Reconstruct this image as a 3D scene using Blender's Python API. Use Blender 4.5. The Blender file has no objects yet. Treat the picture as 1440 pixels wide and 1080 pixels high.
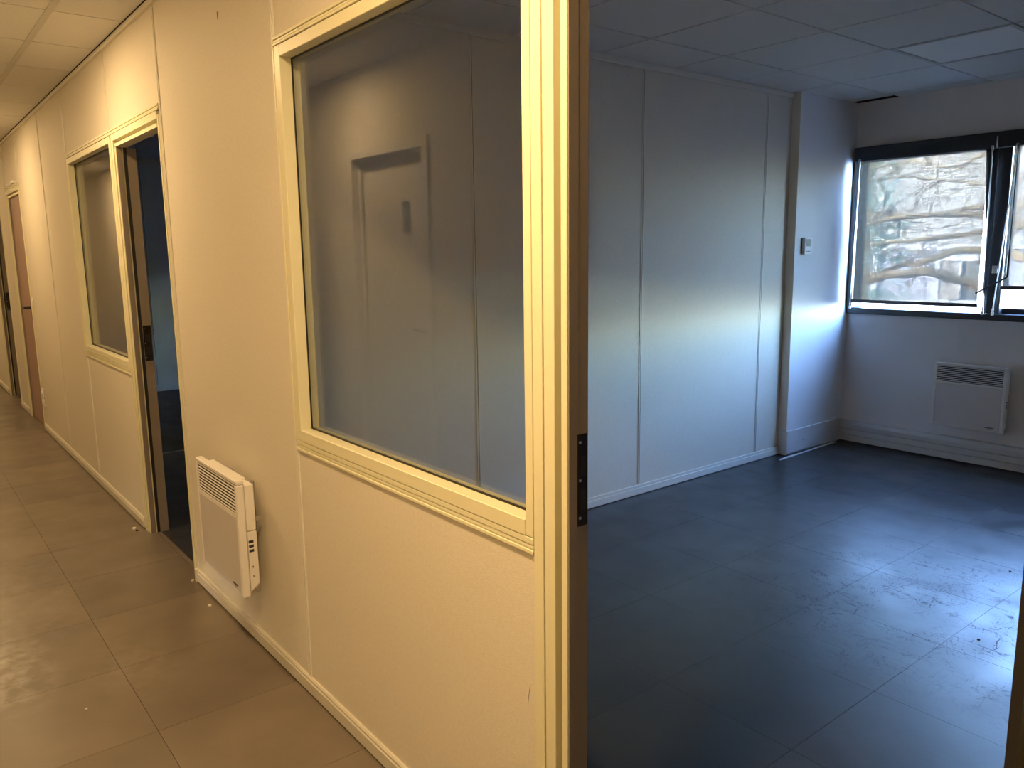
import bpy, bmesh, math, random
from mathutils import Vector, Matrix
rng = random.Random(7)
S = bpy.context.scene
COL = S.collection

# ---------------------------------------------------------------- camera
CAM = (0.0, -0.9957, 1.4661)
RGT = Vector((0.62387241, 0.78141863, -0.01296655))
UPV = Vector((-0.12010949, 0.11226135, 0.98639297))
FWD = Vector((-0.77224149, 0.61382596, -0.16389255))
cd = bpy.data.cameras.new('camera'); cam = bpy.data.objects.new('camera', cd); COL.objects.link(cam)
cd.sensor_fit = 'HORIZONTAL'; cd.sensor_width = 36.0; cd.lens = 1106.57 / 1440 * 36.0
cd.clip_start = 0.02; cd.clip_end = 300
M = Matrix((RGT, UPV, -FWD)).transposed().to_4x4(); M.translation = Vector(CAM)
cam.matrix_world = M
S.camera = cam

# ---------------------------------------------------------------- colour management, sky, sun, corridor lights
S.view_settings.view_transform = 'Standard'
S.view_settings.look = 'None'
S.view_settings.gamma = 1.0
S.view_settings.use_curve_mapping = False
S.view_settings.exposure = 0.0
try:
    S.cycles.use_denoising = True
    S.cycles.use_adaptive_sampling = False; S.cycles.max_bounces = 12; S.cycles.diffuse_bounces = 6; S.cycles.transparent_max_bounces = 16
except Exception: pass

W = bpy.data.worlds.new('world'); S.world = W; W.use_nodes = True
nt = W.node_tree; nt.nodes.clear()
bg = nt.nodes.new('ShaderNodeBackground'); wo = nt.nodes.new('ShaderNodeOutputWorld')
sky = nt.nodes.new('ShaderNodeTexSky'); sky.sky_type = 'NISHITA'; sky.sun_disc = False
sky.sun_elevation = math.radians(32); sky.sun_rotation = math.radians(200); sky.air_density = 1.0; sky.dust_density = 1.2; sky.ozone_density = 1.0
SKY = 31.0
bg.inputs[1].default_value = SKY
wb = nt.nodes.new('ShaderNodeMix'); wb.data_type = 'RGBA'; wb.blend_type = 'MULTIPLY'; wb.inputs[0].default_value = 1.0
wb.inputs[7].default_value = (.80, .97, 1.20, 1)     # daylight seen with an indoor white balance
nt.links.new(sky.outputs[0], wb.inputs[6]); nt.links.new(wb.outputs[2], bg.inputs[0]); nt.links.new(bg.outputs[0], wo.inputs[0])

def lamp(name, kind, loc, energy, color, **kw):
    d = bpy.data.lights.new(name, kind); d.energy = energy; d.color = color
    for k, v in kw.items(): setattr(d, k, v)
    o = bpy.data.objects.new(name, d); COL.objects.link(o); o.location = loc
    return o
SUN = lamp('sun', 'SUN', (0, -10, 20), 32.0, (1.0, 0.95, 0.92), angle=0.01)
SUN.rotation_euler = (math.radians(52), 0, math.radians(-25))     # from behind the building, onto the facade opposite
WARM = (1.0, 0.665, 0.32)
for lx, ly, le in ((-1.0, -.70, 46), (-4.2, -.71, 26), (-7.2, -.71, 19), (-10.2, -.71, 18), (-13.0, -.71, 14)):
    lamp('downlight_lamp', 'AREA', (lx, ly, 2.495), le, WARM, shape='DISK', size=0.16, spread=math.radians(180))
P = lamp('sky_portal', 'AREA', (-2.08, 4.97, 1.60), 1, (1, 1, 1), shape='RECTANGLE', size=2.2, size_y=1.3)
P.rotation_euler = (math.radians(-90), 0, 0); P.data.cycles.is_portal = True

# ---------------------------------------------------------------- materials
def mat(name, col, rough=0.6, metal=0.0, spec=0.5, bump=0.0, bscale=200.0, mottle=0.0, mscale=4.0, rnd=0.0, emit=None):
    m = bpy.data.materials.new(name); m.use_nodes = True
    t = m.node_tree; b = t.nodes['Principled BSDF']
    b.inputs['Base Color'].default_value = (*col, 1); b.inputs['Roughness'].default_value = rough
    b.inputs['Metallic'].default_value = metal; b.inputs['Specular IOR Level'].default_value = spec
    geo = t.nodes.new('ShaderNodeNewGeometry')
    last = None
    if mottle or rnd:
        n = t.nodes.new('ShaderNodeTexNoise'); n.inputs['Scale'].default_value = mscale; n.inputs['Detail'].default_value = 6
        t.links.new(geo.outputs['Position'], n.inputs['Vector'])
        mr = t.nodes.new('ShaderNodeMapRange'); mr.inputs[1].default_value = .3; mr.inputs[2].default_value = .7
        mr.inputs[3].default_value = 1 - mottle; mr.inputs[4].default_value = 1 + mottle
        t.links.new(n.outputs[0], mr.inputs[0])
        val = mr.outputs[0]
        if rnd:
            oi = t.nodes.new('ShaderNodeObjectInfo')
            r2 = t.nodes.new('ShaderNodeMapRange'); r2.inputs[3].default_value = 1 - rnd; r2.inputs[4].default_value = 1 + rnd
            t.links.new(oi.outputs['Random'], r2.inputs[0])
            mu = t.nodes.new('ShaderNodeMath'); mu.operation = 'MULTIPLY'
            t.links.new(val, mu.inputs[0]); t.links.new(r2.outputs[0], mu.inputs[1]); val = mu.outputs[0]
        vm = t.nodes.new('ShaderNodeVectorMath'); vm.operation = 'SCALE'; vm.inputs[0].default_value = col
        t.links.new(val, vm.inputs['Scale']); t.links.new(vm.outputs[0], b.inputs['Base Color'])
    if bump:
        n2 = t.nodes.new('ShaderNodeTexNoise'); n2.inputs['Scale'].default_value = bscale; n2.inputs['Detail'].default_value = 3
        t.links.new(geo.outputs['Position'], n2.inputs['Vector'])
        bp = t.nodes.new('ShaderNodeBump'); bp.inputs['Strength'].default_value = bump; bp.inputs['Distance'].default_value = 0.002
        t.links.new(n2.outputs[0], bp.inputs['Height']); t.links.new(bp.outputs[0], b.inputs['Normal'])
    return m

def floor_mat(name, base):
    m = mat(name, base, .36, spec=.5)
    t = m.node_tree; b = t.nodes['Principled BSDF']; L = t.links.new; N = t.nodes.new
    geo = [n for n in t.nodes if n.type == 'NEW_GEOMETRY'][0]
    def noise(scale, detail=5, vec=None, dist=0.0):
        n = N('ShaderNodeTexNoise'); n.inputs['Scale'].default_value = scale; n.inputs['Detail'].default_value = detail; n.inputs['Distortion'].default_value = dist
        L(vec or geo.outputs['Position'], n.inputs['Vector']); return n.outputs[0]
    def rng_(v, a, c, d, e):
        r = N('ShaderNodeMapRange'); r.inputs[1].default_value = a; r.inputs[2].default_value = c; r.inputs[3].default_value = d; r.inputs[4].default_value = e
        L(v, r.inputs[0]); return r.outputs[0]
    def op(o, a, c):
        q = N('ShaderNodeMath'); q.operation = o
        for i, v in enumerate((a, c)):
            if isinstance(v, (int, float)): q.inputs[i].default_value = v
            else: L(v, q.inputs[i])
        return q.outputs[0]
    def blob(c, r, inner=0.2):       # a worn spot of its own on the floor
        mp = N('ShaderNodeMapping'); mp.vector_type = 'POINT'
        mp.inputs['Location'].default_value = (-c[0] / r[0], -c[1] / r[1], 0); mp.inputs['Scale'].default_value = (1 / r[0], 1 / r[1], 1)
        L(geo.outputs['Position'], mp.inputs[0])
        ln = N('ShaderNodeVectorMath'); ln.operation = 'LENGTH'; L(mp.outputs[0], ln.inputs[0])
        return rng_(ln.outputs['Value'], inner, 1.0, 1.0, 0.0)
    oi = N('ShaderNodeObjectInfo')
    tone = op('MULTIPLY', rng_(noise(3.0, 8), .3, .7, .85, 1.18), rng_(oi.outputs['Random'], 0, 1, .9, 1.1))
    vm = N('ShaderNodeVectorMath'); vm.operation = 'SCALE'; vm.inputs[0].default_value = base; L(tone, vm.inputs['Scale'])
    # pale worn patches in the corridor
    w = op('MAXIMUM', blob((-3.22, -0.80), (.42, .20)), op('MULTIPLY', blob((-2.95, -0.42), (.35, .18)), .28))
    w = op('MAXIMUM', w, op('MULTIPLY', blob((-3.9, -0.66), (.9, .3)), .22))
    wear = op('MULTIPLY', w, rng_(noise(16.0, 9, dist=.3), .42, .66, 0, 1))
    mx = N('ShaderNodeMix'); mx.data_type = 'RGBA'; L(op('MULTIPLY', wear, .75), mx.inputs[0]); L(vm.outputs[0], mx.inputs[6]); mx.inputs[7].default_value = (.36, .33, .31, 1)
    # dark scuffs in the room
    s = op('MAXIMUM', blob((-1.2, 2.25), (1.05, .85), .55), op('MULTIPLY', blob((-2.2, 2.0), (.5, .4)), .2))
    mp = N('ShaderNodeMapping'); mp.inputs['Scale'].default_value = (1.0, 3.2, 1); mp.inputs['Rotation'].default_value = (0, 0, .6); L(geo.outputs['Position'], mp.inputs[0])
    a1 = rng_(op('ABSOLUTE', op('SUBTRACT', noise(3.6, 4, mp.outputs[0], 1.5), .5), 0), .0, .012, 1, 0)
    mp2 = N('ShaderNodeMapping'); mp2.inputs['Scale'].default_value = (3.0, 1.0, 1); mp2.inputs['Rotation'].default_value = (0, 0, .9); L(geo.outputs['Position'], mp2.inputs[0])
    a2 = rng_(op('ABSOLUTE', op('SUBTRACT', noise(5.5, 3, mp2.outputs[0], 1.0), .52), 0), .0, .009, 1, 0)
    sc = op('MULTIPLY', op('MULTIPLY', op('MAXIMUM', a1, a2), rng_(noise(4.0, 3), .36, .52, 0, 1)), s)
    mx2 = N('ShaderNodeMix'); mx2.data_type = 'RGBA'; L(op('MULTIPLY', sc, .8), mx2.inputs[0]); L(mx.outputs[2], mx2.inputs[6]); mx2.inputs[7].default_value = (.015, .015, .016, 1)
    L(mx2.outputs[2], b.inputs['Base Color'])
    ro = op('ADD', rng_(noise(5.0, 7), .3, .7, .285, .42), op('MULTIPLY', sc, .35))
    L(ro, b.inputs['Roughness'])
    bp = N('ShaderNodeBump'); bp.inputs['Strength'].default_value = .12; bp.inputs['Distance'].default_value = .002
    L(op('ADD', noise(60.0, 6), op('MULTIPLY', noise(6.0, 4), 1.5)), bp.inputs['Height']); L(bp.outputs[0], b.inputs['Normal'])
    return m

def glass_mat(name, r0, tint=(1, 1, 1)):
    m = bpy.data.materials.new(name); m.use_nodes = True; t = m.node_tree; t.nodes.clear()
    N = t.nodes.new; L = t.links.new
    lw = N('ShaderNodeLayerWeight'); lw.inputs[0].default_value = .5
    pw = N('ShaderNodeMath'); pw.operation = 'POWER'; pw.inputs[1].default_value = 5; L(lw.outputs['Facing'], pw.inputs[0])
    ma = N('ShaderNodeMath'); ma.operation = 'MULTIPLY_ADD'; ma.inputs[1].default_value = 1 - r0; ma.inputs[2].default_value = r0; L(pw.outputs[0], ma.inputs[0])
    tr = N('ShaderNodeBsdfTransparent'); tr.inputs[0].default_value = (*tint, 1)
    gl = N('ShaderNodeBsdfGlossy'); gl.inputs['Roughness'].default_value = 0.0
    mx = N('ShaderNodeMixShader'); L(ma.outputs[0], mx.inputs[0]); L(tr.outputs[0], mx.inputs[1]); L(gl.outputs[0], mx.inputs[2])
    o = N('ShaderNodeOutputMaterial'); L(mx.outputs[0], o.inputs[0])
    return m

def screen_mat():
    m = bpy.data.materials.new('screen_fabric'); m.use_nodes = True; t = m.node_tree; t.nodes.clear()
    N = t.nodes.new; L = t.links.new
    tr = N('ShaderNodeBsdfTransparent'); tl = N('ShaderNodeBsdfTranslucent'); df = N('ShaderNodeBsdfDiffuse')
    tr.inputs[0].default_value = (1.0, .95, .85, 1); tl.inputs[0].default_value = (.030, .029, .026, 1); df.inputs[0].default_value = (.5, .5, .48, 1)
    # woven screen: see-through falls off away from the weave's normal; threads themselves are dark and pass little light
    tl.inputs[0].default_value = (.021, .021, .019, 1); df.inputs[0].default_value = (.010, .010, .0095, 1)
    g = N('ShaderNodeNewGeometry'); wv = N('ShaderNodeTexWave'); wv.wave_type = 'BANDS'; wv.bands_direction = 'X'; wv.inputs['Scale'].default_value = 55; wv.inputs['Distortion'].default_value = 1.0
    L(g.outputs['Position'], wv.inputs['Vector'])
    mr = N('ShaderNodeMapRange'); mr.inputs[3].default_value = .140; mr.inputs[4].default_value = .160; L(wv.outputs[0], mr.inputs[0])
    lw = N('ShaderNodeLayerWeight'); lw.inputs[0].default_value = .5
    c = N('ShaderNodeMath'); c.operation = 'SUBTRACT'; c.inputs[0].default_value = 1.0; L(lw.outputs['Facing'], c.inputs[1])
    pw = N('ShaderNodeMath'); pw.operation = 'POWER'; pw.inputs[1].default_value = 2.6; L(c.outputs[0], pw.inputs[0])
    mu = N('ShaderNodeMath'); mu.operation = 'MULTIPLY'; L(mr.outputs[0], mu.inputs[0]); L(pw.outputs[0], mu.inputs[1])
    vm = N('ShaderNodeVectorMath'); vm.operation = 'SCALE'; vm.inputs[0].default_value = (1.0, .96, .88); L(mu.outputs[0], vm.inputs['Scale'])
    L(vm.outputs[0], tr.inputs[0])
    a1 = N('ShaderNodeAddShader'); L(tr.outputs[0], a1.inputs[0]); L(tl.outputs[0], a1.inputs[1])
    m2 = N('ShaderNodeAddShader'); L(a1.outputs[0], m2.inputs[0]); L(df.outputs[0], m2.inputs[1])
    o = N('ShaderNodeOutputMaterial'); L(m2.outputs[0], o.inputs[0])
    return m

MT = dict(
    panel=mat('panel_vinyl', (.70, .655, .56), .62, spec=.35, bump=.35, bscale=260, mottle=.035, mscale=90),
    profile=mat('ivory_lacquer', (.73, .70, .49), .38, spec=.5),
    groove=mat('groove_shadow_grey', (.20, .19, .17), .7), skirt=mat('skirting_profile', (.60, .57, .49), .45),
    cream=mat('pale_profile', (.72, .70, .62), .45),
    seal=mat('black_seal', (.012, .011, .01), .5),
    brown=mat('dark_strike_plate', (.012, .007, .005), .4, metal=.3),
    reveal=mat('shaded_reveal', (.24, .20, .16), .5),  # frame side faces coloured dark brown to stand in for their weak light
    steel=mat('steel', (.62, .62, .62), .28, metal=1.0),
    paint=mat('white_wall_paint', (.72, .72, .72), .7, spec=.3, bump=.15, bscale=120, mottle=.02),
    ctile=mat('ceiling_tile', (.72, .71, .69), .9, spec=.1, bump=.3, bscale=320, mottle=.05, mscale=160, rnd=.03),
    tbar=mat('ceiling_bar', (.55, .54, .52), .6),
    joint=mat('dark_joint', (.05, .048, .045), .9),
    void=mat('void_black', (.012, .012, .012), .9),
    heater=mat('heater_white', (.78, .76, .74), .38, mottle=.01),
    heaterp=mat('heater_front', (.62, .585, .57), .45, mottle=.015),
    dark=mat('dark_inside', (.02, .02, .022), .7),
    ink=mat('logo_ink', (.02, .022, .03), .5),
    anod=mat('black_anodised', (.016, .017, .020), .38, spec=.5),
    doorw=mat('door_white', (.70, .67, .61), .5, mottle=.02),
    doorm=mat('door_mauve', (.36, .235, .20), .5, mottle=.03),
    sign=mat('sign_grey', (.20, .20, .20), .4), signd=mat('sign_dark', (.05, .05, .05), .4),
    lcd=mat('lcd_grey', (.24, .27, .24), .25), plastic=mat('white_plastic', (.76, .76, .75), .4),
    plinth=mat('plinth_white', (.66, .67, .68), .5), trunk=mat('trunking_white', (.56, .57, .58), .45),
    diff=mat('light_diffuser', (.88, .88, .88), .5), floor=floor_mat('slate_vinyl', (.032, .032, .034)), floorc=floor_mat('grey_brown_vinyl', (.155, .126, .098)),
    glass=glass_mat('partition_glass', .05, (.90, .91, .89)), pane=glass_mat('clear_pane', .04),
    screen=screen_mat(), bark=mat('bark', (.56, .40, .21), .85, bump=.6, bscale=25, mottle=.2, mscale=6),
    twig=mat('twig_bark', (.36, .27, .17), .85), leaf=mat('evergreen_leaf', (.34, .55, .46), .7, mottle=.3, mscale=3),
    facade=mat('facade_render', (.60, .60, .70), .85, mottle=.05, mscale=2), fband=mat('facade_band', (.58, .56, .53), .85, mottle=.05),
    fwhite=mat('facade_white', (.75, .76, .80), .7), shutter=mat('facade_shutter', (.42, .38, .34), .7), fglass=mat('facade_glass', (.12, .16, .20), .15),
    ground=mat('asphalt', (.42, .42, .44), .9, mottle=.1), chip=mat('paint_chip', (.75, .72, .65), .7), black=mat('black_plastic', (.015, .015, .015), .4),
)

# ---------------------------------------------------------------- mesh helpers
class MB:
    def __init__(s): s.bm = bmesh.new()
    def box(s, x0, x1, y0, y1, z0, z1, bev=0.0, seg=1):
        vs = [s.bm.verts.new((x, y, z)) for x in (min(x0, x1), max(x0, x1)) for y in (min(y0, y1), max(y0, y1)) for z in (min(z0, z1), max(z0, z1))]
        fs = [s.bm.faces.new([vs[i] for i in q]) for q in ((0, 1, 3, 2), (4, 6, 7, 5), (0, 4, 5, 1), (2, 3, 7, 6), (0, 2, 6, 4), (1, 5, 7, 3))]
        if bev:
            es = list({e for f in fs for e in f.edges})
            bmesh.ops.bevel(s.bm, geom=es, offset=bev, segments=seg, affect='EDGES', profile=.5)
        return s
    def prism(s, pts, axis, a0, a1):
        def mk(p, a):
            return {'x': (a, p[0], p[1]), 'y': (p[0], a, p[1]), 'z': (p[0], p[1], a)}[axis]
        A = [s.bm.verts.new(mk(p, a0)) for p in pts]; B = [s.bm.verts.new(mk(p, a1)) for p in pts]
        n = len(pts); s.bm.faces.new(A); s.bm.faces.new(B[::-1])
        for i in range(n): s.bm.faces.new((A[i], B[i], B[(i + 1) % n], A[(i + 1) % n]))
        return s
    def tube(s, pts, rad, n=8, cap=True):
        pts = [Vector(p) for p in pts]
        if not isinstance(rad, (list, tuple)): rad = [rad] * len(pts)
        rings = []; up = Vector((.13, .21, .97))
        for i, p in enumerate(pts):
            d = (pts[min(i + 1, len(pts) - 1)] - pts[max(i - 1, 0)]).normalized()
            a = d.cross(up)
            if a.length < .05: a = d.cross(Vector((1, 0, 0)))
            a.normalize(); b = d.cross(a)
            rings.append([s.bm.verts.new(p + (a * math.cos(2 * math.pi * k / n) + b * math.sin(2 * math.pi * k / n)) * rad[i]) for k in range(n)])
        for r0, r1 in zip(rings, rings[1:]):
            for k in range(n): s.bm.faces.new((r0[k], r0[(k + 1) % n], r1[(k + 1) % n], r1[k]))
        if cap: s.bm.faces.new(rings[0][::-1]); s.bm.faces.new(rings[-1])
        return s
    def cyl(s, p0, p1, r, n=16): return s.tube([p0, p1], r, n)
    def mesh(s, name, m, off=(0, 0, 0), smooth=False):
        bmesh.ops.recalc_face_normals(s.bm, faces=s.bm.faces[:])
        if any(off): bmesh.ops.translate(s.bm, verts=s.bm.verts[:], vec=-Vector(off))
        me = bpy.data.meshes.new(name); s.bm.to_mesh(me); s.bm.free()
        me.materials.append(MT[m])
        if smooth:
            for p in me.polygons: p.use_smooth = True
        return me
    def build(s, name, m, parent=None, off=None, smooth=False):
        """link as one object; a child mesh keeps the origin of its parent thing"""
        o0 = ORG.get(parent.name, (0, 0, 0)) if parent else (off or (0, 0, 0))
        o = bpy.data.objects.new(name, s.mesh(name, m, o0, smooth)); COL.objects.link(o)
        if parent: o.parent = parent
        else: o.location = o0
        ORG[o.name] = o0
        return o
ORG = {}
def thing(name, loc, label=None, cat=None, group=None, kind=None):
    o = bpy.data.objects.new(name, None); COL.objects.link(o); o.location = loc; o.empty_display_size = .05
    ORG[o.name] = tuple(loc); tag(o, label, cat, group, kind); return o
def tag(o, label=None, cat=None, group=None, kind=None):
    if label: o['label'] = label
    if cat: o['category'] = cat
    if group: o['group'] = group
    if kind: o['kind'] = kind
    return o
def struct(name, label, cat, loc=(0, 0, 0)): return thing(name, loc, label, cat, kind='structure')
def copy_tree(o, parent=None):
    c = o.copy(); COL.objects.link(c); ORG[c.name] = ORG.get(o.name, (0, 0, 0))
    if parent: c.parent = parent
    for ch in list(o.children): copy_tree(ch, c)
    return c

HC = 2.5107; XP = -3.1615; YW = 4.7338; YO = -1.205; XR = 0.9; XB = -9.2; XE = -14.0; XN = 2.0; RW = 2.75

# ---------------------------------------------------------------- floors (slab + single tiles)
def grid_cuts(a0, a1, origin, step):
    k = math.ceil((a0 - origin) / step - 1e-6); cuts = [a0]
    while origin + k * step < a1 - 1e-6:
        v = origin + k * step
        if v > a0 + .012: cuts.append(v)
        k += 1
    if a1 - cuts[-1] < .012: cuts.pop()
    cuts.append(a1); return cuts
def tiles(parent, name, m, X, Y, z0, z1, gap, skip=None, alter=None):
    cache = {}
    for i in range(len(X) - 1):
        for j in range(len(Y) - 1):
            if skip and skip(i, j): continue
            x0, x1, y0, y1 = X[i], X[i + 1], Y[j], Y[j + 1]
            if alter: x0, x1, y0, y1 = alter(i, j, x0, x1, y0, y1)
            w, d = round(x1 - x0 - gap, 4), round(y1 - y0 - gap, 4)
            if (w, d) not in cache: cache[(w, d)] = MB().box(-w / 2, w / 2, -d / 2, d / 2, 0, z1 - z0).mesh(name, m)
            o = bpy.data.objects.new(name, cache[(w, d)]); COL.objects.link(o); o.parent = parent
            o.location = ((x0 + x1) / 2, (y0 + y1) / 2, z0)
TS = .4941
fl = MB().box(XP - .03, XR + .06, .05, YW + .1, -.15, -.004).build('floor', 'joint')
tag(fl, 'dark slate grey vinyl tile floor of the empty blue-lit office', 'floor', kind='structure')
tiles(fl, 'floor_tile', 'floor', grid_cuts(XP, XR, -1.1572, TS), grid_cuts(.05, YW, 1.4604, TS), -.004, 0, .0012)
fl = MB().box(XE, XN, YO - .05, .05, -.15, -.004).build('floor', 'joint')
tag(fl, 'brownish lit vinyl tile floor of the warm corridor', 'floor', kind='structure')
tiles(fl, 'floor_tile', 'floorc', grid_cuts(XE, XN, -2.4711, TS), grid_cuts(YO, .05, -.4687, TS), -.004, 0, .0014)
fl = MB().box(XB - .05, XP - .03, .05, YW + .1, -.15, -.004).build('floor', 'joint')
tag(fl, 'dark vinyl floor of the unlit office behind the second doorway', 'floor', kind='structure')
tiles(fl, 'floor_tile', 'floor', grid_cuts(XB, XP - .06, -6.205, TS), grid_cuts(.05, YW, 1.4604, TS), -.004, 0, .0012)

# ---------------------------------------------------------------- ceilings
ce = MB().box(XP - .03, XR + .06, .05, YW + .1, HC + .03, HC + .20).build('ceiling', 'void')
tag(ce, 'grey suspended tile ceiling of the empty office, one corner strip missing', 'ceiling', kind='structure')
CX = grid_cuts(XP, XR, -2.8018, .6); CY = grid_cuts(.05, YW, 2.1431, .6)
LI = min(range(len(CX) - 1), key=lambda i: abs(CX[i] + 2.2018)); LJ = min(range(len(CY) - 1), key=lambda j: abs(CY[j] - 3.3431))
def corner_gap(i, j, x0, x1, y0, y1):
    if j == len(CY) - 2 and i == 0: return x0, x1 + .0, y0, y1 - .085
    if j == len(CY) - 2 and i == 1: return x0 - .0, x1, y0, y1
    return x0, x1, y0, y1
tiles(ce, 'ceiling_tile', 'ctile', CX, CY, HC, HC + .016, .010, skip=lambda i, j: (i, j) == (LI, LJ), alter=corner_gap)
t = thing('ceiling_light', ((CX[LI] + CX[LI + 1]) / 2, (CY[LJ] + CY[LJ + 1]) / 2, HC), 'square unlit flat ceiling light panel set among the office ceiling tiles near the window', 'ceiling light')
x0, x1, y0, y1 = CX[LI] + .003, CX[LI + 1] - .003, CY[LJ] + .003, CY[LJ + 1] - .003
f = MB()
for b in ((x0, x1, y0, y0 + .022), (x0, x1, y1 - .022, y1), (x0, x0 + .022, y0 + .022, y1 - .022), (x1 - .022, x1, y0 + .022, y1 - .022)): f.box(*b, HC - .004, HC + .02)
f.build('frame', 'tbar', t)
MB().box(x0 + .022, x1 - .022, y0 + .022, y1 - .022, HC + .002, HC + .02).build('diffuser', 'diff', t)
ce = MB().box(XE, XN, YO - .05, .05, HC + .03, HC + .20).build('ceiling', 'void')
tag(ce, 'warm lit suspended tile ceiling of the corridor', 'ceiling', kind='structure')
KX = grid_cuts(XE, XN, -4.002, .6); KY = grid_cuts(YO, -.012, -.3017, .6)
tiles(ce, 'ceiling_tile', 'ctile', KX, KY, HC, HC + .016, .009)
for y in KY[1:-1]: MB().box(XE, XN, y - .013, y + .013, HC - .004, HC - .0005).build('ceiling_bar', 'tbar', ce)
ce = MB().box(XB - .05, XP - .03, .05, YW + .1, HC + .03, HC + .20).build('ceiling', 'void')
tag(ce, 'dark suspended ceiling of the unlit office behind the second doorway', 'ceiling', kind='structure')
tiles(ce, 'ceiling_tile', 'ctile', grid_cuts(XB, XP - .06, -4.002, .6), grid_cuts(.05, YW, 2.1431, .6), HC, HC + .016, .006)
rf = MB().box(XE - .1, XN + .1, YO - .2, YW + .25, RW, RW + .2).build('roof', 'void'); tag(rf, 'flat roof slab over the offices', 'roof', kind='structure')

# ---------------------------------------------------------------- corridor partition wall
T = .05
WC = struct('wall_corridor', 'cream vinyl partition wall with joint strips along the corridor', 'wall')
def panel(x0, x1, z0=.0, z1=HC, p=None): return MB().box(x0, x1, 0, T, z0, z1).build('panel', 'panel', p or WC)
S1, S2, S3, S4, S5, S6, S7, S8, S9 = -2.369, -3.581, -4.500, -5.672, -6.615, -7.802, -8.66, -9.205, -10.15
DR = -1.182                     # left edge of the near doorway frame
g = .0015
panel(S2 + g, S1 - g); panel(S5 + g, S4 - g); panel(S6 + g, S5 - g); panel(S8 + g, S7 - g); panel(S9 - 1.2, S9 - g); panel(S9 - 2.4, S9 - 1.2 - g); panel(XE, S9 - 2.4 - g)
panel(S1 + g, DR - g, 0, .85); panel(S1 + g, DR - g, 2.106); panel(S4 + g, S3 - g, 0, .85); panel(S4 + g, S3 - g, 2.106)
panel(S3 + g, S2 - g, 2.106); panel(DR + g, -.245, 2.106); panel(S7 + g, S6 - g, 2.106); panel(S9 + g, S8 - g, 2.106)
panel(-.243, .957); panel(.96, XN)
def strip(x, z0=.062, z1=2.484, p=None, axis='x', face=0.0, sgn=-1):
    m = MB()
    for a, b, d in ((-.012, .012, .0008), (-.0105, -.003, .0038), (.003, .0105, .0038)):
        m.box(x + a, x + b, face, face + sgn * d, z0, z1) if axis == 'x' else m.box(face, face + sgn * d, x + a, x + b, z0, z1)
    m.build('joint_strip', 'cream', p or WC); j = MB()
    j.box(x - .0025, x + .0025, face + sgn * .0009, face + sgn * .0014, z0, z1) if axis == 'x' else j.box(face + sgn * .0009, face + sgn * .0014, x - .0025, x + .0025, z0, z1)
    j.build('joint_groove', 'groove', p or WC)
strip(S1); strip(S2); strip(S3, 2.108); strip(S4, 2.108); strip(S4 + .045, .062, .85); strip(S5); strip(S6, 2.108); strip(S7, 2.108); strip(S8); strip(S9 - 1.2)
MB().prism([(0, HC - .026), (-.014, HC - .026), (-.016, HC - .022), (-.016, HC - .014), (-.010, HC - .012), (-.010, HC), (0, HC)], 'x', XE, XN).build('ceiling_trim', 'cream', WC)
MB().box(-2.83 - .0, -2.825, -.0009, 0, 2.26, 2.285).build('scratch', 'brown', WC)
MB().prism([(-1.212, .50), (-1.206, .535), (-1.203, .55), (-1.207, .53)], 'y', -.0009, 0).build('scratch', 'brown', WC)
def skirt(x0, x1):
    m = MB().prism([(0, .008), (-.013, .008), (-.013, .046), (-.010, .050), (-.010, .056), (-.006, .061), (0, .061)], 'x', x0, x1)
    return m
BC = struct('baseboard_corridor', 'thin cream aluminium baseboard along the corridor partition', 'baseboard')
for a, b in ((S2 + .014, -1.184), (S6 + .014, -4.50), (S8 + .014, S7 - .002), (XE, S9 - .002), (-.243, XN)): skirt(a, b).build('skirting_length', 'skirt', BC)
MB().box(S2 - .004, S2 + .0135, -.017, .0, .0, .064, .002).build('end_cap', 'cream', BC)

# interior windows
def inner_window(name, xl, xr, label, right_jamb):
    w = struct(name, label, 'window')
    fy0, fy1 = -.006, .058
    zt, zb = 2.044, .923
    MB().box(xl + .004, xl + .044, fy0, fy1, .888, 2.078, .0015).build('jamb', 'profile', w)
    MB().box(xl - .001, xl + .003, -.0075, 0, .888, 2.1).build('moulding', 'profile', w)
    if right_jamb: MB().box(xr - .024, xr - .001, fy0, fy1, .888, 2.078, .0015).build('jamb', 'profile', w)
    MB().box(xl + .046, xr - .025, fy0, fy1, zt, 2.077, .0015).build('head', 'profile', w)
    m = MB()
    for a, b, d in ((2.0795, 2.0865, .0075), (2.0875, 2.0945, .0055), (2.0955, 2.104, .0075)): m.box(xl + .004, xr - .001, -d, 0, a, b, .0012)
    m.build('moulding', 'profile', w)
    MB().box(xl + .046, xr - .025, fy0 - .002, fy1, .888, zb, .0015).build('sill', 'profile', w)
    m = MB()
    for a, b, d in ((.852, .861, .0075), (.8625, .8715, .0050), (.873, .8865, .0065)): m.box(xl + .004, xr - .001, -d, 0, a, b, .0012)
    m.build('moulding', 'profile', w)
    gx0, gx1 = xl + .044, xr - .024
    m = MB()
    for b in ((gx0 + .0005, gx0 + .0045, zb, zt), (gx1 - .0045, gx1 - .0005, zb, zt), (gx0 + .005, gx1 - .005, zb, zb + .0045), (gx0 + .005, gx1 - .005, zt - .0045, zt)):
        m.box(b[0], b[1], .029, .033, b[2] + .0002, b[3] - .0002)
    m.build('gasket', 'seal', w)
    MB().box(gx0 + .0006, gx1 - .0006, .0345, .0385, zb + .0006, zt - .0006).build('glass_pane', 'glass', w)
    return w
inner_window('window_1', S1 + .004, DR, 'large near corridor window in a pale yellow profiled frame, white door reflected in it', True)
inner_window('window_2', S4 + .004, S3 - .0, 'smaller looking far corridor window beside the second doorway', True)

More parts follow.
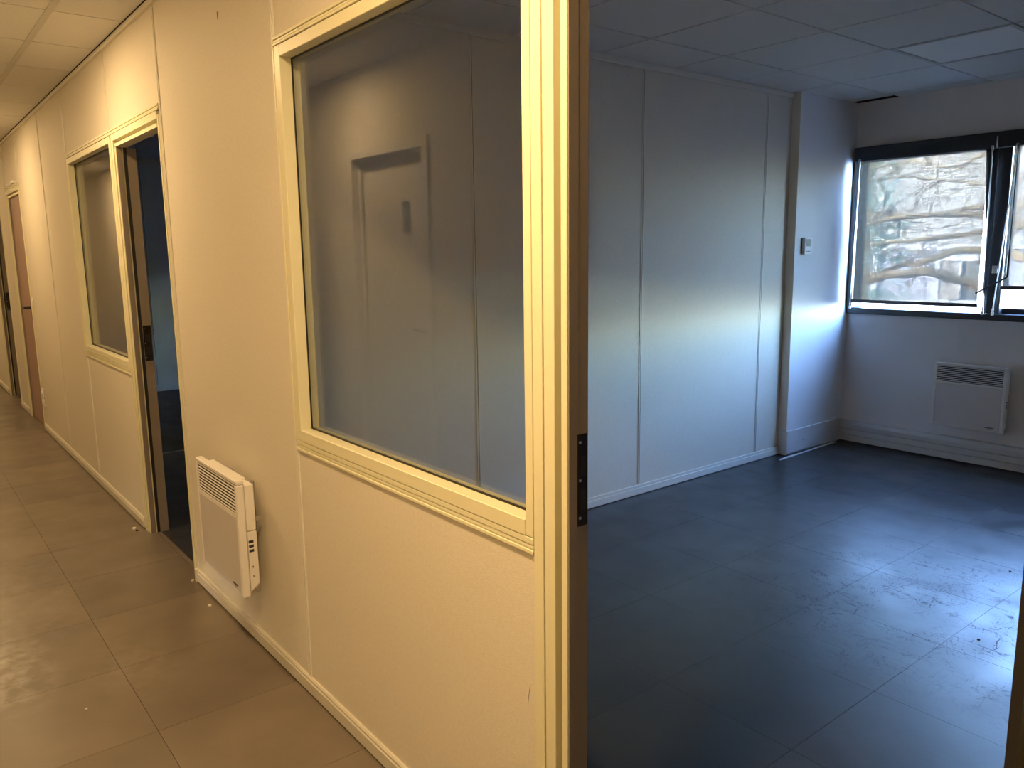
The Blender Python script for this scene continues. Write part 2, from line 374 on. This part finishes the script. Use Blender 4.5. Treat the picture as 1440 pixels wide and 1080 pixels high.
# doorway frames: post profile from its outer edge towards the opening
def doorway(name, xo, xj, label, depth, strike=True, post=.10, right=.05, seal=False):
    """xo: outer edge of the left post, xj: outer edge of the right post (xj > xo)"""
    d = struct(name, label, 'doorway')
    k = post / .102
    prof = [(0, .016, -.0045), (.0175, .034, -.0085), (.0365, .068, -.0065), (.068, .085, .036), (.085, .102, -.004)]
    m = MB()
    for a, b, y in prof: m.box(xo + a * k, xo + b * k, y, .048, 0, 2.06 if b < .07 else 2.02, .0012)
    m.build('post', 'profile', d)
    xe = xo + .102 * k
    MB().box(xe + .0002, xe + .002, 0.0, .024, 0, 2.012).build('reveal_strip', 'reveal', d)
    MB().box(xe - .02, xe + .0015, .0485 if depth < .06 else .046, depth, 0, 2.012).build('reveal_strip', 'reveal', d)
    if depth >= .06: MB().box(xe + .0002, xe + .0015, .030, .0455, 0, 2.012).build('door_seal', 'seal', d)
    else: MB().box(xe + .0002, xe + .0015, .0245, .048, 0, 2.012).build('reveal_strip', 'reveal', d)
    xr0 = xj - right
    m = MB()
    for a, b, y in ((.018, right - .012, -.0065), (right - .011, right, -.0045), (0, .017, .030)): m.box(xr0 + a, xr0 + b, y, .048, 0, 2.06, .0012)
    m.build('post', 'profile', d)
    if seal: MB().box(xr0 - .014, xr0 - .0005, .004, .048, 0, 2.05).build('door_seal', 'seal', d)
    m = MB()
    for a, b, y in ((2.0625, 2.077, -.0065), (2.046, 2.0625, -.0063)): m.box(xo + .036 * k, xr0 + .012, y, .048, a, b)
    m.box(xo + .070 * k, xr0, .030, .048, 2.030, 2.0455); m.box(xo + .085 * k, xr0, -.004, .048, 2.013, 2.0295)
    m.build('head', 'profile', d)
    m = MB()
    for a, b, q in ((2.0795, 2.0865, .0075), (2.0875, 2.0945, .0055), (2.0955, 2.104, .0075)): m.box(xo + .002, xj - .002, -q, 0, a, b, .0012)
    m.build('moulding', 'profile', d)
    if strike:
        y0, y1 = (.020, .047) if depth < .06 else (.047, .086)
        sp = MB().box(xe + .0022, xe + .0045, y0, y1, .935, 1.120, .0006).build('strike_plate', 'brown', d)
        for z in (.952, 1.104): MB().cyl((xe + .0046, y0 + .006, z), (xe + .006, y0 + .006, z), .003, 10).build('screw', 'steel', sp)
        MB().cyl((xe + .0046, y0 + .006, 1.028), (xe + .006, y0 + .006, 1.028), .003, 10).build('screw', 'steel', sp)
        MB().box(xe + .0046, xe + .0052, y0 + .008, y1 - .006, 1.036, 1.076).build('latch_hole', 'seal', sp)
        MB().box(xe + .0046, xe + .0052, y0 + .008, y1 - .006, .965, 1.008).build('bolt_hole', 'seal', sp)
    return d
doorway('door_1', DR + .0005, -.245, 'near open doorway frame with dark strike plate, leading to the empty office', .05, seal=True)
doorway('door_2', S3 + .0005, S2 - .014, 'second open doorway frame with dark strike plate, beside the far corridor window', .09, post=.108, right=.045)
d3 = doorway('door_3', S7 + .0005, S6 - .002, 'third doorway frame holding the mauve brown door', .05, strike=False, post=.13, right=.02)
doorway('door_4', S9 + .0005, S8 - .002, 'farthest open doorway frame at the dim end of the corridor', .09, post=.12, right=.02)
m = MB()
for i in range(9):
    x = S7 + .25 + i * .055; m.box(x, x + rng.uniform(.02, .05), -.02, 0.0, 2.108 + rng.uniform(0, .008), 2.114 + rng.uniform(.0, .02))
m.build('torn_sealant', 'plastic', d3)
lf = MB().box(S7 + .135, S6 - .024, .012, .046, .006, 2.01, .001).build('door_leaf', 'doorm', d3)
lf['label'] = 'mauve brown closed door leaf'
h = MB().cyl((-7.93, .011, 1.055), (-7.93, -.045, 1.055), .009, 10); h.cyl((-7.925, -.042, 1.055), (-8.05, -.042, 1.055), .009, 10); h.box(-7.945, -7.915, .006, .0115, .95, 1.1, .001)
h.build('handle', 'black', lf)

# ---------------------------------------------------------------- opposite corridor wall, with the white door reflected in the glass
WO = struct('wall_opposite', 'cream wall on the other side of the corridor, seen only as a reflection', 'wall')
for a, b, z0, z1 in ((XE, -4.375, 0, HC), (-3.545, XN, 0, HC), (-4.374, -3.546, 2.045, HC)): MB().box(a, b, YO - .12, YO, z0, RW if z1 == HC else z1).build('panel', 'panel', WO)
MB().prism([(YO, HC - .03), (YO + .012, HC - .03), (YO + .012, HC - .0), (YO, HC)], 'x', XE, XN).build('ceiling_trim', 'cream', WO)
D5 = struct('door_5', 'white closed corridor door carrying a small pictogram plate, reflected in the near window', 'door')
m = MB(); m.box(-4.403, -4.345, YO + .0003, YO + .016, 0, 2.073, .002); m.box(-3.575, -3.518, YO + .0003, YO + .016, 0, 2.073, .002); m.box(-4.3445, -3.5755, YO + .0003, YO + .016, 2.018, 2.073, .002)
m.build('casing', 'doorw', D5)
m = MB(); m.box(-4.374, -4.345, YO - .115, YO, 0, 2.044); m.box(-3.575, -3.546, YO - .115, YO, 0, 2.044); m.box(-4.3445, -3.5755, YO - .115, YO, 2.018, 2.044)
m.build('jamb', 'doorw', D5)
m = MB(); m.box(-4.3445, -4.325, YO - .045, YO - .03, 0, 2.0175); m.box(-3.595, -3.5755, YO - .045, YO - .03, 0, 2.0175); m.box(-4.3245, -3.5955, YO - .045, YO - .03, 2.0, 2.0175)
m.build('stop', 'doorw', D5)
lf = MB().box(-4.344, -3.576, YO - .095, YO - .055, .006, 2.015, .001).build('door_leaf', 'doorw', D5)
yl = YO - .055
m = MB(); m.cyl((-3.625, yl, 1.05), (-3.625, yl + .05, 1.05), .010, 12); m.tube([(-3.622, yl + .047, 1.05), (-3.67, yl + .05, 1.053), (-3.735, yl + .044, 1.058)], .009, 10); m.cyl((-3.625, yl + .0005, 1.05), (-3.625, yl + .008, 1.05), .024, 16)
m.build('handle', 'signd', lf)
sg = thing('door_sign', (-3.845, yl, 1.675), 'small grey plate with a dark human figure, fixed on the reflected white door', 'sign')
MB().box(-3.885, -3.805, yl + .0004, yl + .004, 1.588, 1.757, .001).build('plate', 'sign', sg)
MB().box(-3.883, -3.807, yl + .0042, yl + .005, 1.726, 1.755).build('header', 'signd', sg)
m = MB(); m.cyl((-3.845, yl + .0042, 1.706), (-3.845, yl + .0052, 1.706), .009, 14)
m.prism([(-3.853, 1.694), (-3.837, 1.694), (-3.828, 1.640), (-3.838, 1.640), (-3.839, 1.606), (-3.851, 1.606), (-3.852, 1.640), (-3.862, 1.640)], 'y', yl + .0042, yl + .0052)
m.build('pictogram', 'signd', sg)
BO = MB().box(XE, -4.404, YO, YO + .012, .0, .06).build('baseboard_opposite', 'cream'); tag(BO, 'cream baseboard of the opposite corridor wall', 'baseboard', kind='structure')
MB().box(-3.517, XN, YO, YO + .012, 0, .06).build('skirting_length', 'cream', BO)
for nm, x, lb in (('wall_end', XE - .05, 'end wall of the corridor'), ('wall_near_end', XN, 'near end wall of the corridor')):
    w = MB().box(x, x + .05, YO - .12, .05, -.1, RW).build(nm, 'panel'); tag(w, lb, 'wall', kind='structure')

# ---------------------------------------------------------------- office partition (far wall of the empty office)
WL = struct('wall_left', 'grey-white panelled partition with vertical joint strips in the empty office', 'wall')
YS = [.052, .0964 + .0, 1.2964, 2.4964, 3.6964, 3.978]
for a, b in zip(YS, YS[1:]): MB().box(XP - .05, XP, a + .0008, b - .0008, 0, HC).build('panel', 'panel', WL)
for y in YS[2:5]: strip(y, .064, 2.476, WL, 'y', XP, 1)
MB().prism([(XP, HC - .034), (XP + .012, HC - .034), (XP + .014, HC - .030), (XP + .014, HC - .012), (XP + .008, HC - .010), (XP + .008, HC), (XP, HC)], 'y', .052, 3.978).build('ceiling_trim', 'cream', WL)
MB().prism([(XP, .004), (XP + .014, .004), (XP + .014, .042), (XP + .010, .045), (XP + .010, .060), (XP, .062)], 'y', .052, 3.975).build('skirting_length', 'cream', WL)
MB().box(XP - .05, XP, 3.9785, YW, 0, HC).build('panel', 'panel', WL)
WP = struct('wall_pilaster', 'white painted boxed pilaster between the partition and the window wall', 'pilaster')
XQ = -3.0968
MB().box(XP + .0005, XQ, 3.9963, YW, 0, HC).build('panel', 'paint', WP)
MB().box(XP + .0005, XQ + .0, 3.9805, 3.9958, 0, HC).build('edge_profile', 'cream', WP)
m = MB(); m.box(XQ + .0003, XQ + .012, 3.9835, YW - .052, .012, .178, .0015); m.box(XP + .015, XQ + .012, 3.9725, 3.9803, .012, .178, .0015)
m.build('plinth_board', 'plinth', WP)
MB().cyl((XQ + .0122, 4.19, .088), (XQ + .014, 4.19, .088), .006, 10).build('screw_cap', 'ink', WP)
MB().cyl((XQ - .002, 3.9963, .0), (XQ - .002, 3.9963, .0001), .0001, 4)

# rear office walls and right wall
WB = struct('wall_back', 'dark panelled far wall of the unlit office behind the second doorway', 'wall')
for a, b in ((.052, .095), (.0965, 1.295), (1.2972, 2.495), (2.4972, 3.695), (3.6972, YW)): MB().box(XB - .05, XB, a, b, 0, HC).build('panel', 'panel', WB)
for y in (1.2964, 2.4964, 3.6964): strip(y, .066, 2.5, WB, 'y', XB, 1)
MB().box(XB, XB + .013, .052, YW, .004, .064, .002).build('skirting_length', 'cream', WB)
tr = MB().box(-6.212, -6.19, .06, YW, .0004, .004, .001).build('trim_1', 'steel'); tag(tr, 'thin pale metal strip across the floor of the unlit office', 'floor strip', kind='structure')
w = MB().box(XR, XR + .05, .052, YW, 0, RW).build('wall_right', 'panel'); tag(w, 'right partition of the empty office, outside the view', 'wall', kind='structure')

w = MB().box(XE, XB - .051, 1.6, 1.65, -.1, RW).build('wall_far_office', 'panel'); tag(w, 'wall of the unlit space behind the farthest doorway', 'wall', kind='structure')
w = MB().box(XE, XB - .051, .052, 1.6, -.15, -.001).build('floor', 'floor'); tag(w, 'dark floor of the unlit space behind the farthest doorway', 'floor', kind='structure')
w = MB().box(XE - .05, XE, .0505, 1.65, -.1, RW).build('wall_far_end', 'panel'); tag(w, 'end wall of the unlit space behind the farthest doorway', 'wall', kind='structure')
w = MB().box(XE, XB - .051, .052, 1.6, HC + .03, HC + .2).build('ceiling', 'ctile'); tag(w, 'plain ceiling of the unlit space behind the farthest doorway', 'ceiling', kind='structure')
# ---------------------------------------------------------------- window wall
YX = YW + .22
WW = struct('wall_window', 'white painted outside wall under and above the black window band', 'wall')
ZS, ZH = .985, 2.196
MB().box(XP, XR, YW, YX, -.1, ZS).build('lower_wall', 'paint', WW); MB().box(XP, XR, YW, YX, ZH, HC + .002).build('upper_wall', 'paint', WW); MB().box(XP, XR, YW, YX, HC + .0025, RW).build('void_shade_wall', 'void', WW)  # wall above the ceiling coloured near-black, standing in for the void's darkness
MB().box(XP - .06, -3.118, YW, YX, ZS + .0005, ZH - .0005).build('side_wall', 'paint', WW); MB().box(-1.0495, XR, YW, YX, ZS + .0005, ZH - .0005).build('side_wall', 'paint', WW)
MB().box(XB - .05, XP - .0605, YW, YX, -.1, 1.0).build('lower_wall', 'paint', WW); MB().box(XB - .05, XP - .0605, YW, YX, 2.19, RW).build('upper_wall', 'paint', WW)
MB().box(XB - .05, XB + .2, YW, YX, 1.001, 2.189).build('side_wall', 'paint', WW)
W3 = struct('window_3', 'wide black framed outside window of the empty office with pale screen blinds', 'window')
FX0 = -3.1175; XW = -1.050
MB().box(FX0, XW, YW - .012, YX - .1, 2.096, 2.195, .003).build('head', 'anod', W3)
MB().box(-3.075, XW, YW - .064, YW - .0125, 2.090, 2.190, .003).build('blind_cassette', 'anod', W3)
MB().box(FX0 + .003, XW, YW - .022, YX - .1, .986, 1.030, .004).build('sill', 'anod', W3)
MB().box(FX0, FX0 + .066, YW - .030, YX - .1, 1.0305, 2.0955, .002).build('jamb', 'anod', W3)
BAYS = [(-3.062, -2.150), (-2.052, -1.140)]
for i, x in enumerate((-2.097, -1.087)):
    mu = MB().box(x - .036, x + .046, YW - .010, YX - .1, 1.0305, 2.0955, .003).build('mullion', 'anod', W3)
    if i == 0:
        MB().prism([(x - .112, 2.0955), (x - .0365, 2.0955), (x - .0365, 1.0305), (x - .046, 1.0305)], 'y', YW - .0095, YW - .001).build('stay_arm', 'anod', mu)
        l = MB(); l.box(x - .016, x + .016, YW - .016, YW - .0105, 1.295, 1.345, .001); l.box(x - .006, x + .022, YW - .030, YW - .0162, 1.300, 1.325, .002); l.build('latch', 'steel', mu)
        MB().tube([(x - .03, YW - .065, 2.160), (x - .022, YW - .085, 2.13), (x - .024, YW - .075, 2.09)], .004, 8).build('top_hook', 'steel', mu)
for a, b in BAYS: MB().box(a + .0, b - .0, YW + .085, YW + .09, 1.031, 2.095).build('glass_pane', 'pane', W3)
m = MB().box(-2.058, -1.125, YW + .045, YW + .08, 1.0305, 1.066).build('sash_rail', 'anod', W3)

# screen blinds
def blind(i, x0, x1, zb, label, rods=True):
    t = thing('screen_blind', ((x0 + x1) / 2, YW + .02, 2.09), label, 'blind', 'screen blinds in the office window')
    yb = YW - .045
    MB().box(x0, x1, yb, yb + .0012, zb, 2.10).build('fabric', 'screen', t)
    MB().box(x0 - .012, x1 + .004, yb - .010, yb + .010, zb - .024, zb + .001, .002).build('bottom_bar', 'anod', t)
    if rods:
        for xa, xb in rods:
            r = MB().tube([(xa, YW - .070, 2.10), (xb, YW - .030, 1.036)], .0042, 8).build('guide_rod', 'steel', t)
            m = MB(); m.cyl((xb, YW - .029, 1.022), (xb, YW - .029, 1.044), .009, 10); m.cyl((xb, YW - .029, 1.052), (xb, YW - .029, 1.066), .007, 10); m.build('tensioner', 'steel', r)
            MB().box(xa - .008, xa + .008, YW - .076, YW - .0645, 2.075, 2.105, .002).build('clip', 'steel', r)
    return t
blind(0, -3.036, -2.175, 1.093, 'left pale translucent screen blind lowered almost to the sill, bare branches showing through', [(-3.030, -3.064), (-2.150, -2.146)])
blind(1, -2.032, -1.14, 1.217, 'second pale screen blind stopped higher above the sill, right of the black mullion', [(-2.005, -2.083)])
ch = thing('crank_handle', (-2.02, YW - .05, 1.40), 'bent dark crank rod hanging in front of the black window mullion', 'crank handle')
MB().tube([(-1.992, YW - .094, 2.10), (-1.990, YW - .10, 1.45)], .003, 8).build('rod', 'anod', ch)
MB().tube([(-1.990, YW - .10, 1.45), (-1.990, YW - .10, 1.275), (-1.994, YW - .10, 1.271), (-2.168, YW - .105, 1.166)], .0065, 8).build('crank', 'black', ch)

# black shutters closing the window of the unlit office (only its glow shows)
W4 = struct('window_4', 'outside window of the unlit office with lowered dark blinds', 'window')
MB().box(XB + .2, XP - .061, YW + .02, YW + .06, 1.04, 2.189).build('lowered_blind', 'anod', W4)
MB().box(XB + .2, XP - .061, YW + .10, YW + .105, 1.001, 1.0395).build('glass_pane', 'pane', W4)

# ---------------------------------------------------------------- cable trunking along the window wall
tk = thing('cable_trunking', (-1.1, YW - .025, 0), 'white grooved cable trunking running along the foot of the window wall', 'trunking')
YT = YW - .001; pr = [(YT, .014), (YW - .050, .014), (YW - .050, .058), (YW - .038, .060), (YW - .038, .067), (YW - .050, .069), (YW - .050, .103), (YW - .036, .105), (YW - .036, .114), (YW - .050, .116), (YW - .050, .140), (YW - .040, .165), (YT, .168)]
for a, b in ((XQ + .0005, -2.7265), (-2.7245, -.9), (-.898, XR - .001)): MB().prism(pr, 'x', a, b).build('trunking_length', 'trunk', tk)

# ---------------------------------------------------------------- convector heaters
def heater(loc):
    t = thing('convector_heater', loc, 'x', 'heater', 'wall convector heaters')
    X, Y, Z = loc                                  # X centre, Y wall plane, Z bottom
    w = .227
    q = lambda m, a0, a1, b0, b1, c0, c1, bev=0: m.box(X + a0, X + a1, Y + b0, Y + b1, Z + c0, Z + c1, bev)
    c = MB()
    q(c, -w, w, -.100, -.072, .419, .437, .004); q(c, -w, -w + .018, -.100, -.072, 0, .4185, .004); q(c, w - .022, w, -.100, -.072, 0, .4185, .004)
    q(c, -w + .019, w - .023, -.096, -.072, 0, .012, .002); q(c, -w + .019, w - .023, -.098, -.072, .298, .310, .002)
    c.build('front_cover', 'heater', t)
    fp = q(MB(), -w + .0185, w - .0225, -.0995, -.073, .0125, .2975, .0015).build('front_panel', 'heaterp', t)
    sl = MB(); n = 9; pitch = (.419 - .310) / n
    q2 = (-.0985, -.0955); sl.prism([(q2[0], -.0014), (q2[0] + .001, -.0025), (q2[1], -.0025), (q2[1], .0025), (q2[0] + .001, .0025), (q2[0], .0014)], 'x', -w + .0185, w - .0225)
    me = sl.mesh('grille_slat', 'heater')
    for k in range(n):
        o = bpy.data.objects.new('grille_slat', me); COL.objects.link(o); o.parent = t; o.location = (0, 0, .310 + pitch * (k + .62))
    q(MB(), -w + .012, w - .014, -.0945, -.0935, .306, .42).build('grille_backing', 'dark', t)
    b = MB(); q(b, -w + .02, w - .004, -.0695, -.036, .245, .415, .003); q(b, -w + .03, w - .08, -.0695, -.036, .40, .422, .003)
    b.build('casing', 'heater', t)
    b = MB(); b.prism([(Y - .0695, Z + .018), (Y - .037, Z + .045), (Y - .037, Z + .2425), (Y - .0695, Z + .2425)], 'x', X - w + .02, X + w - .004)
    cp = b.build('control_box', 'heater', t)
    for z in (.205, .188, .171): q(MB(), w - .0039, w - .0030, -.067, -.050, z - .005, z + .005).build('vent_slot', 'ink', cp)
    for z in (.108, .072):
        MB().cyl((X + w - .0039, Y - .058, Z + z), (X + w - .0015, Y - .058, Z + z), .008, 14).build('dial', 'heater', cp)
        q(MB(), w - .0014, w - .0008, -.0595, -.0565, z - .001, z + .007).build('dial_mark', 'brown', cp)
    for a in (-.12, .10): q(MB(), a, a + .03, -.0355, -.0005, .20, .40, .002).build('wall_bracket', 'steel', t)
    q(MB(), w - .016, w - .008, -.0355, -.018, .275, .292, .001).build('hook', 'steel', t)
    q(MB(), w - .03, w - .02, -.05, -.030, .004, .044, .001).build('foot_clip', 'steel', t)
    g_ = MB(); q(g_, .118, .124, -.1003, -.0996, .028, .034)
    xx = .128
    for wd in (.006, .003, .006, .005, .006, .004, .006): q(g_, xx, xx + wd, -.1003, -.0996, .028, .035); xx += wd + .0013
    q(g_, .136, .160, -.1003, -.0996, .0215, .0235)
    g_.build('logo', 'ink', fp)
    return t
h1 = heater((-2.917, 0, .2535)); h1['label'] = 'white slatted wall heater mounted on the corridor partition below the near window'
h2 = copy_tree(h1); h2.location = (-2.163, YW, .2535); h2['label'] = 'white slatted wall heater under the black framed window in the empty office'

# ---------------------------------------------------------------- thermostat, loose rod, socket, switch, chips
th = thing('thermostat', (XQ, 4.105, 1.49), 'small white wall thermostat with grey display on the pilaster', 'thermostat')
MB().box(XQ + .0004, XQ + .006, 4.060, 4.152, 1.434, 1.546, .001).build('back_plate', 'signd', th)
bd = MB().box(XQ + .006, XQ + .030, 4.058, 4.155, 1.432, 1.548, .003).build('body', 'plastic', th)
MB().box(XQ + .0301, XQ + .0308, 4.074, 4.128, 1.487, 1.537).build('display', 'lcd', th)
for y in (4.078, 4.094, 4.110): MB().box(XQ + .0301, XQ + .0325, y, y + .012, 1.447, 1.456, .001).build('button', 'sign', th)
MB().cyl((XQ + .0301, 4.138, 1.452), (XQ + .034, 4.138, 1.452), .007, 14).build('dial', 'plastic', th)

rd = MB().tube([(-3.040, 3.815, .0065), (-3.050, 4.20, .0065), (-3.060, 4.60, .0065)], .0063, 10).build('loose_rod', 'plastic', None, (-3.05, 4.2, 0))
tag(rd, 'thin white plastic rod lying on the floor in front of the pilaster', 'rod')

sk = thing('wall_socket', (-7.70, 0, .29), 'white double power socket low on the corridor wall right of the mauve door', 'socket')
for z in (.335, .252):
    p_ = MB().box(-7.742, -7.668, -.011, -.0005, z - .037, z + .037, .003).build('socket_plate', 'plastic', sk)
    MB().cyl((-7.705, -.0112, z), (-7.705, -.018, z), .024, 16).build('socket_well', 'plastic', p_)
sw = thing('light_switch', (-7.72, 0, 1.1), 'white light switch on the corridor wall right of the mauve door handle', 'switch')
MB().box(-7.752, -7.688, -.010, -.0005, 1.075, 1.145, .003).build('switch_plate', 'plastic', sw)
MB().box(-7.738, -7.702, -.016, -.0102, 1.092, 1.128, .002).build('rocker', 'plastic', sw)
def chip(x, y, s, label, m='chip'):
    b = MB(); n = 6; pts = [(x + s * rng.uniform(.6, 1) * math.cos(2 * math.pi * k / n), y + s * rng.uniform(.5, 1) * math.sin(2 * math.pi * k / n)) for k in range(n)]
    b.prism(pts, 'z', .0003, .0003 + s * .7)
    tag(b.build('debris_chip', m, None, (x, y, 0)), label, 'debris')
chip(-4.534, -.055, .013, 'pale crumb on the corridor floor at the foot of the second doorway post')
chip(-4.490, -.050, .008, 'tiny dark crumb on the corridor floor by the second doorway post', 'brown')
chip(-3.275, -.05, .010, 'pale crumb on the corridor floor below the wall heater')
chip(-3.600, -.024, .008, 'pale crumb by the right foot of the second doorway')
chip(-1.082, 2.102, .008, 'black speck on the shiny office floor inside the scuffed area', 'black')
chip(-1.256, 2.90, .006, 'black speck on the office floor farther towards the window', 'black')
chip(-2.75, -.62, .006, 'small pale crumb in the middle of a corridor floor tile')

# ---------------------------------------------------------------- outdoors
gr = MB().box(-60, 60, YX + .01, 70, -3.8, -3.6).build('ground', 'ground'); tag(gr, 'pale street ground outside the window', 'ground', kind='structure')
bl = thing('apartment_building', (-9, 19, -3.6), 'pale violet rendered building across the street behind the bare tree', 'building')
MB().box(-26, 4, 19.0, 27, -3.6, 4.3).build('wall', 'facade', bl)
MB().box(-26.05, 4.05, 18.88, 18.995, 1.55, 4.1).build('upper_band', 'fband', bl)
MB().box(-26.3, 4.3, 18.7, 27.2, 4.305, 4.6, .03).build('roof_edge', 'fwhite', bl)
MB().box(-26.1, 4.1, 18.85, 18.995, 1.42, 1.545).build('string_course', 'fwhite', bl)
def bwin(x, z, w, h_):
    f = MB()
    for b in ((x, x + .16, z, z + h_), (x + w - .16, x + w, z, z + h_), (x + .16, x + w - .16, z, z + .14), (x + .16, x + w - .16, z + h_ - .14, z + h_)): f.box(b[0], b[1], 18.80, 18.995, b[2], b[3])
    f = f.build('window', 'fwhite', bl)
    MB().box(x + .16, x + w - .16, 18.93, 18.96, z + .14, z + h_ - .14).build('pane', 'fglass', f)
    MB().box(x + .18, x + w / 2 - .04, 18.86, 18.92, z + .16, z + h_ - .16).build('shutter', 'shutter', f)
    MB().box(x + w / 2 - .03, x + w / 2 + .03, 18.84, 18.92, z + .15, z + h_ - .15).build('mullion', 'fwhite', f)
for x in (-17, -14, -11.2, -8.62, -5.9, -3.2, -.5): bwin(x, .10, 1.22, 1.2)
for x in (-15.6, -12.4, -9.3, -6.4, -3.5): bwin(x, -2.8, 1.2, 1.9)
tt = thing('bare_tree', (-1.6, 9.3, -3.6), 'bare leafless tree with tan branches spreading in front of the window', 'tree')
MB().tube([(-1.5, 9.3, -3.6), (-1.55, 9.25, -1.5), (-1.7, 9.2, .2), (-1.5, 9.2, 1.8), (-1.2, 9.3, 3.2), (-1.0, 9.4, 4.6)], [.24, .20, .18, .14, .09, .03], 12).build('trunk', 'bark', tt, smooth=True)
LIMBS = [([(-1.65, .0), (-2.6, .36), (-3.47, .72), (-3.82, .92), (-4.11, 1.06), (-4.45, 1.18), (-4.79, 1.14), (-5.3, 1.02), (-6.1, .95)], .085),
         ([(-1.7, .9), (-2.6, 1.25), (-3.45, 1.35), (-3.67, 1.41), (-3.86, 1.44), (-4.14, 1.43), (-4.38, 1.33), (-4.58, 1.26), (-4.89, 1.26), (-5.3, 1.12), (-6, 1.0)], .060),
         ([(-1.6, 1.3), (-2.6, 1.72), (-3.44, 1.69), (-3.77, 1.67), (-4.15, 1.63), (-4.47, 1.57), (-4.73, 1.54), (-5.3, 1.5)], .042),
         ([(-1.55, 1.5), (-2.6, 1.62), (-3.41, 1.70), (-3.74, 1.76), (-4.13, 1.86), (-4.5, 1.86), (-4.88, 1.83), (-5.34, 1.77), (-6, 1.8)], .050),
         ([(-1.5, 1.8), (-2.6, 1.95), (-3.43, 1.92), (-3.75, 1.91), (-4.17, 1.93), (-4.58, 1.84), (-5.2, 1.9)], .040),
         ([(-1.45, 1.9), (-2.6, 2.3), (-3.45, 2.21), (-3.81, 2.16), (-4.28, 2.26), (-4.78, 2.34), (-5.38, 2.32)], .026),
         ([(-1.3, 2.6), (-2.6, 2.75), (-3.91, 2.53), (-4.29, 2.40), (-4.89, 2.57), (-5.38, 2.46)], .022)]
tw = MB()
for pts, r in LIMBS:
    P3 = [(x, 9.2 - .25 * math.sin(i * 1.3) * (i > 0), z) for i, (x, z) in enumerate(pts)]
    fine = []
    for a, b in zip(P3, P3[1:]):
        for k in range(3):
            u = k / 3; fine.append(tuple(a[j] + (b[j] - a[j]) * u + rng.uniform(-.012, .012) for j in range(3)))
    fine.append(P3[-1]); n = len(fine)
    MB().tube(fine, [r * (1 - .55 * i / n) for i in range(n)], 8).build('limb', 'bark', tt, smooth=True)
    for k in range(34):
        p = Vector(fine[rng.randrange(4, n)]); ang = rng.uniform(0, 2 * math.pi); L_ = rng.uniform(.35, 1.2); q = [p]
        d = Vector((math.cos(ang) * 1.0 - .3, rng.uniform(-.6, .6), math.sin(ang) * .8 + .15)).normalized()
        for s_ in range(4):
            d = (d + Vector((rng.uniform(-.4, .4), rng.uniform(-.3, .3), rng.uniform(-.4, .4)))).normalized(); q.append(q[-1] + d * L_ / 4)
        r0 = rng.uniform(.005, .013); tw.tube(q, [r0, r0 * .8, r0 * .6, r0 * .45, r0 * .25], 5)
tag(tw.build('twigs', 'twig', tt), kind='stuff')
eg = thing('evergreen_tree', (-7.6, 13.5, -3.6), 'blue-green evergreen standing left behind the bare tree outside', 'tree')
MB().tube([(-7.6, 13.5, -3.6), (-7.6, 13.5, 1.0), (-7.6, 13.5, 4.4)], [.2, .14, .03], 8).build('trunk', 'bark', eg)
lv = MB()
for k in range(2600):
    z = rng.uniform(-1.2, 4.6); R_ = 1.15 * (1 - (z + 1.2) / 6.6) + .1; a = rng.uniform(0, 6.283); rr = R_ * math.sqrt(rng.random())
    c = Vector((-7.6 + rr * math.cos(a), 13.5 + rr * math.sin(a), z)); s_ = rng.uniform(.05, .12)
    vs = [lv.bm.verts.new(c + Vector((rng.uniform(-s_, s_), rng.uniform(-s_, s_), rng.uniform(-s_, s_)))) for _ in range(3)]
    lv.bm.faces.new(vs)
tag(lv.build('foliage', 'leaf', eg), kind='stuff')
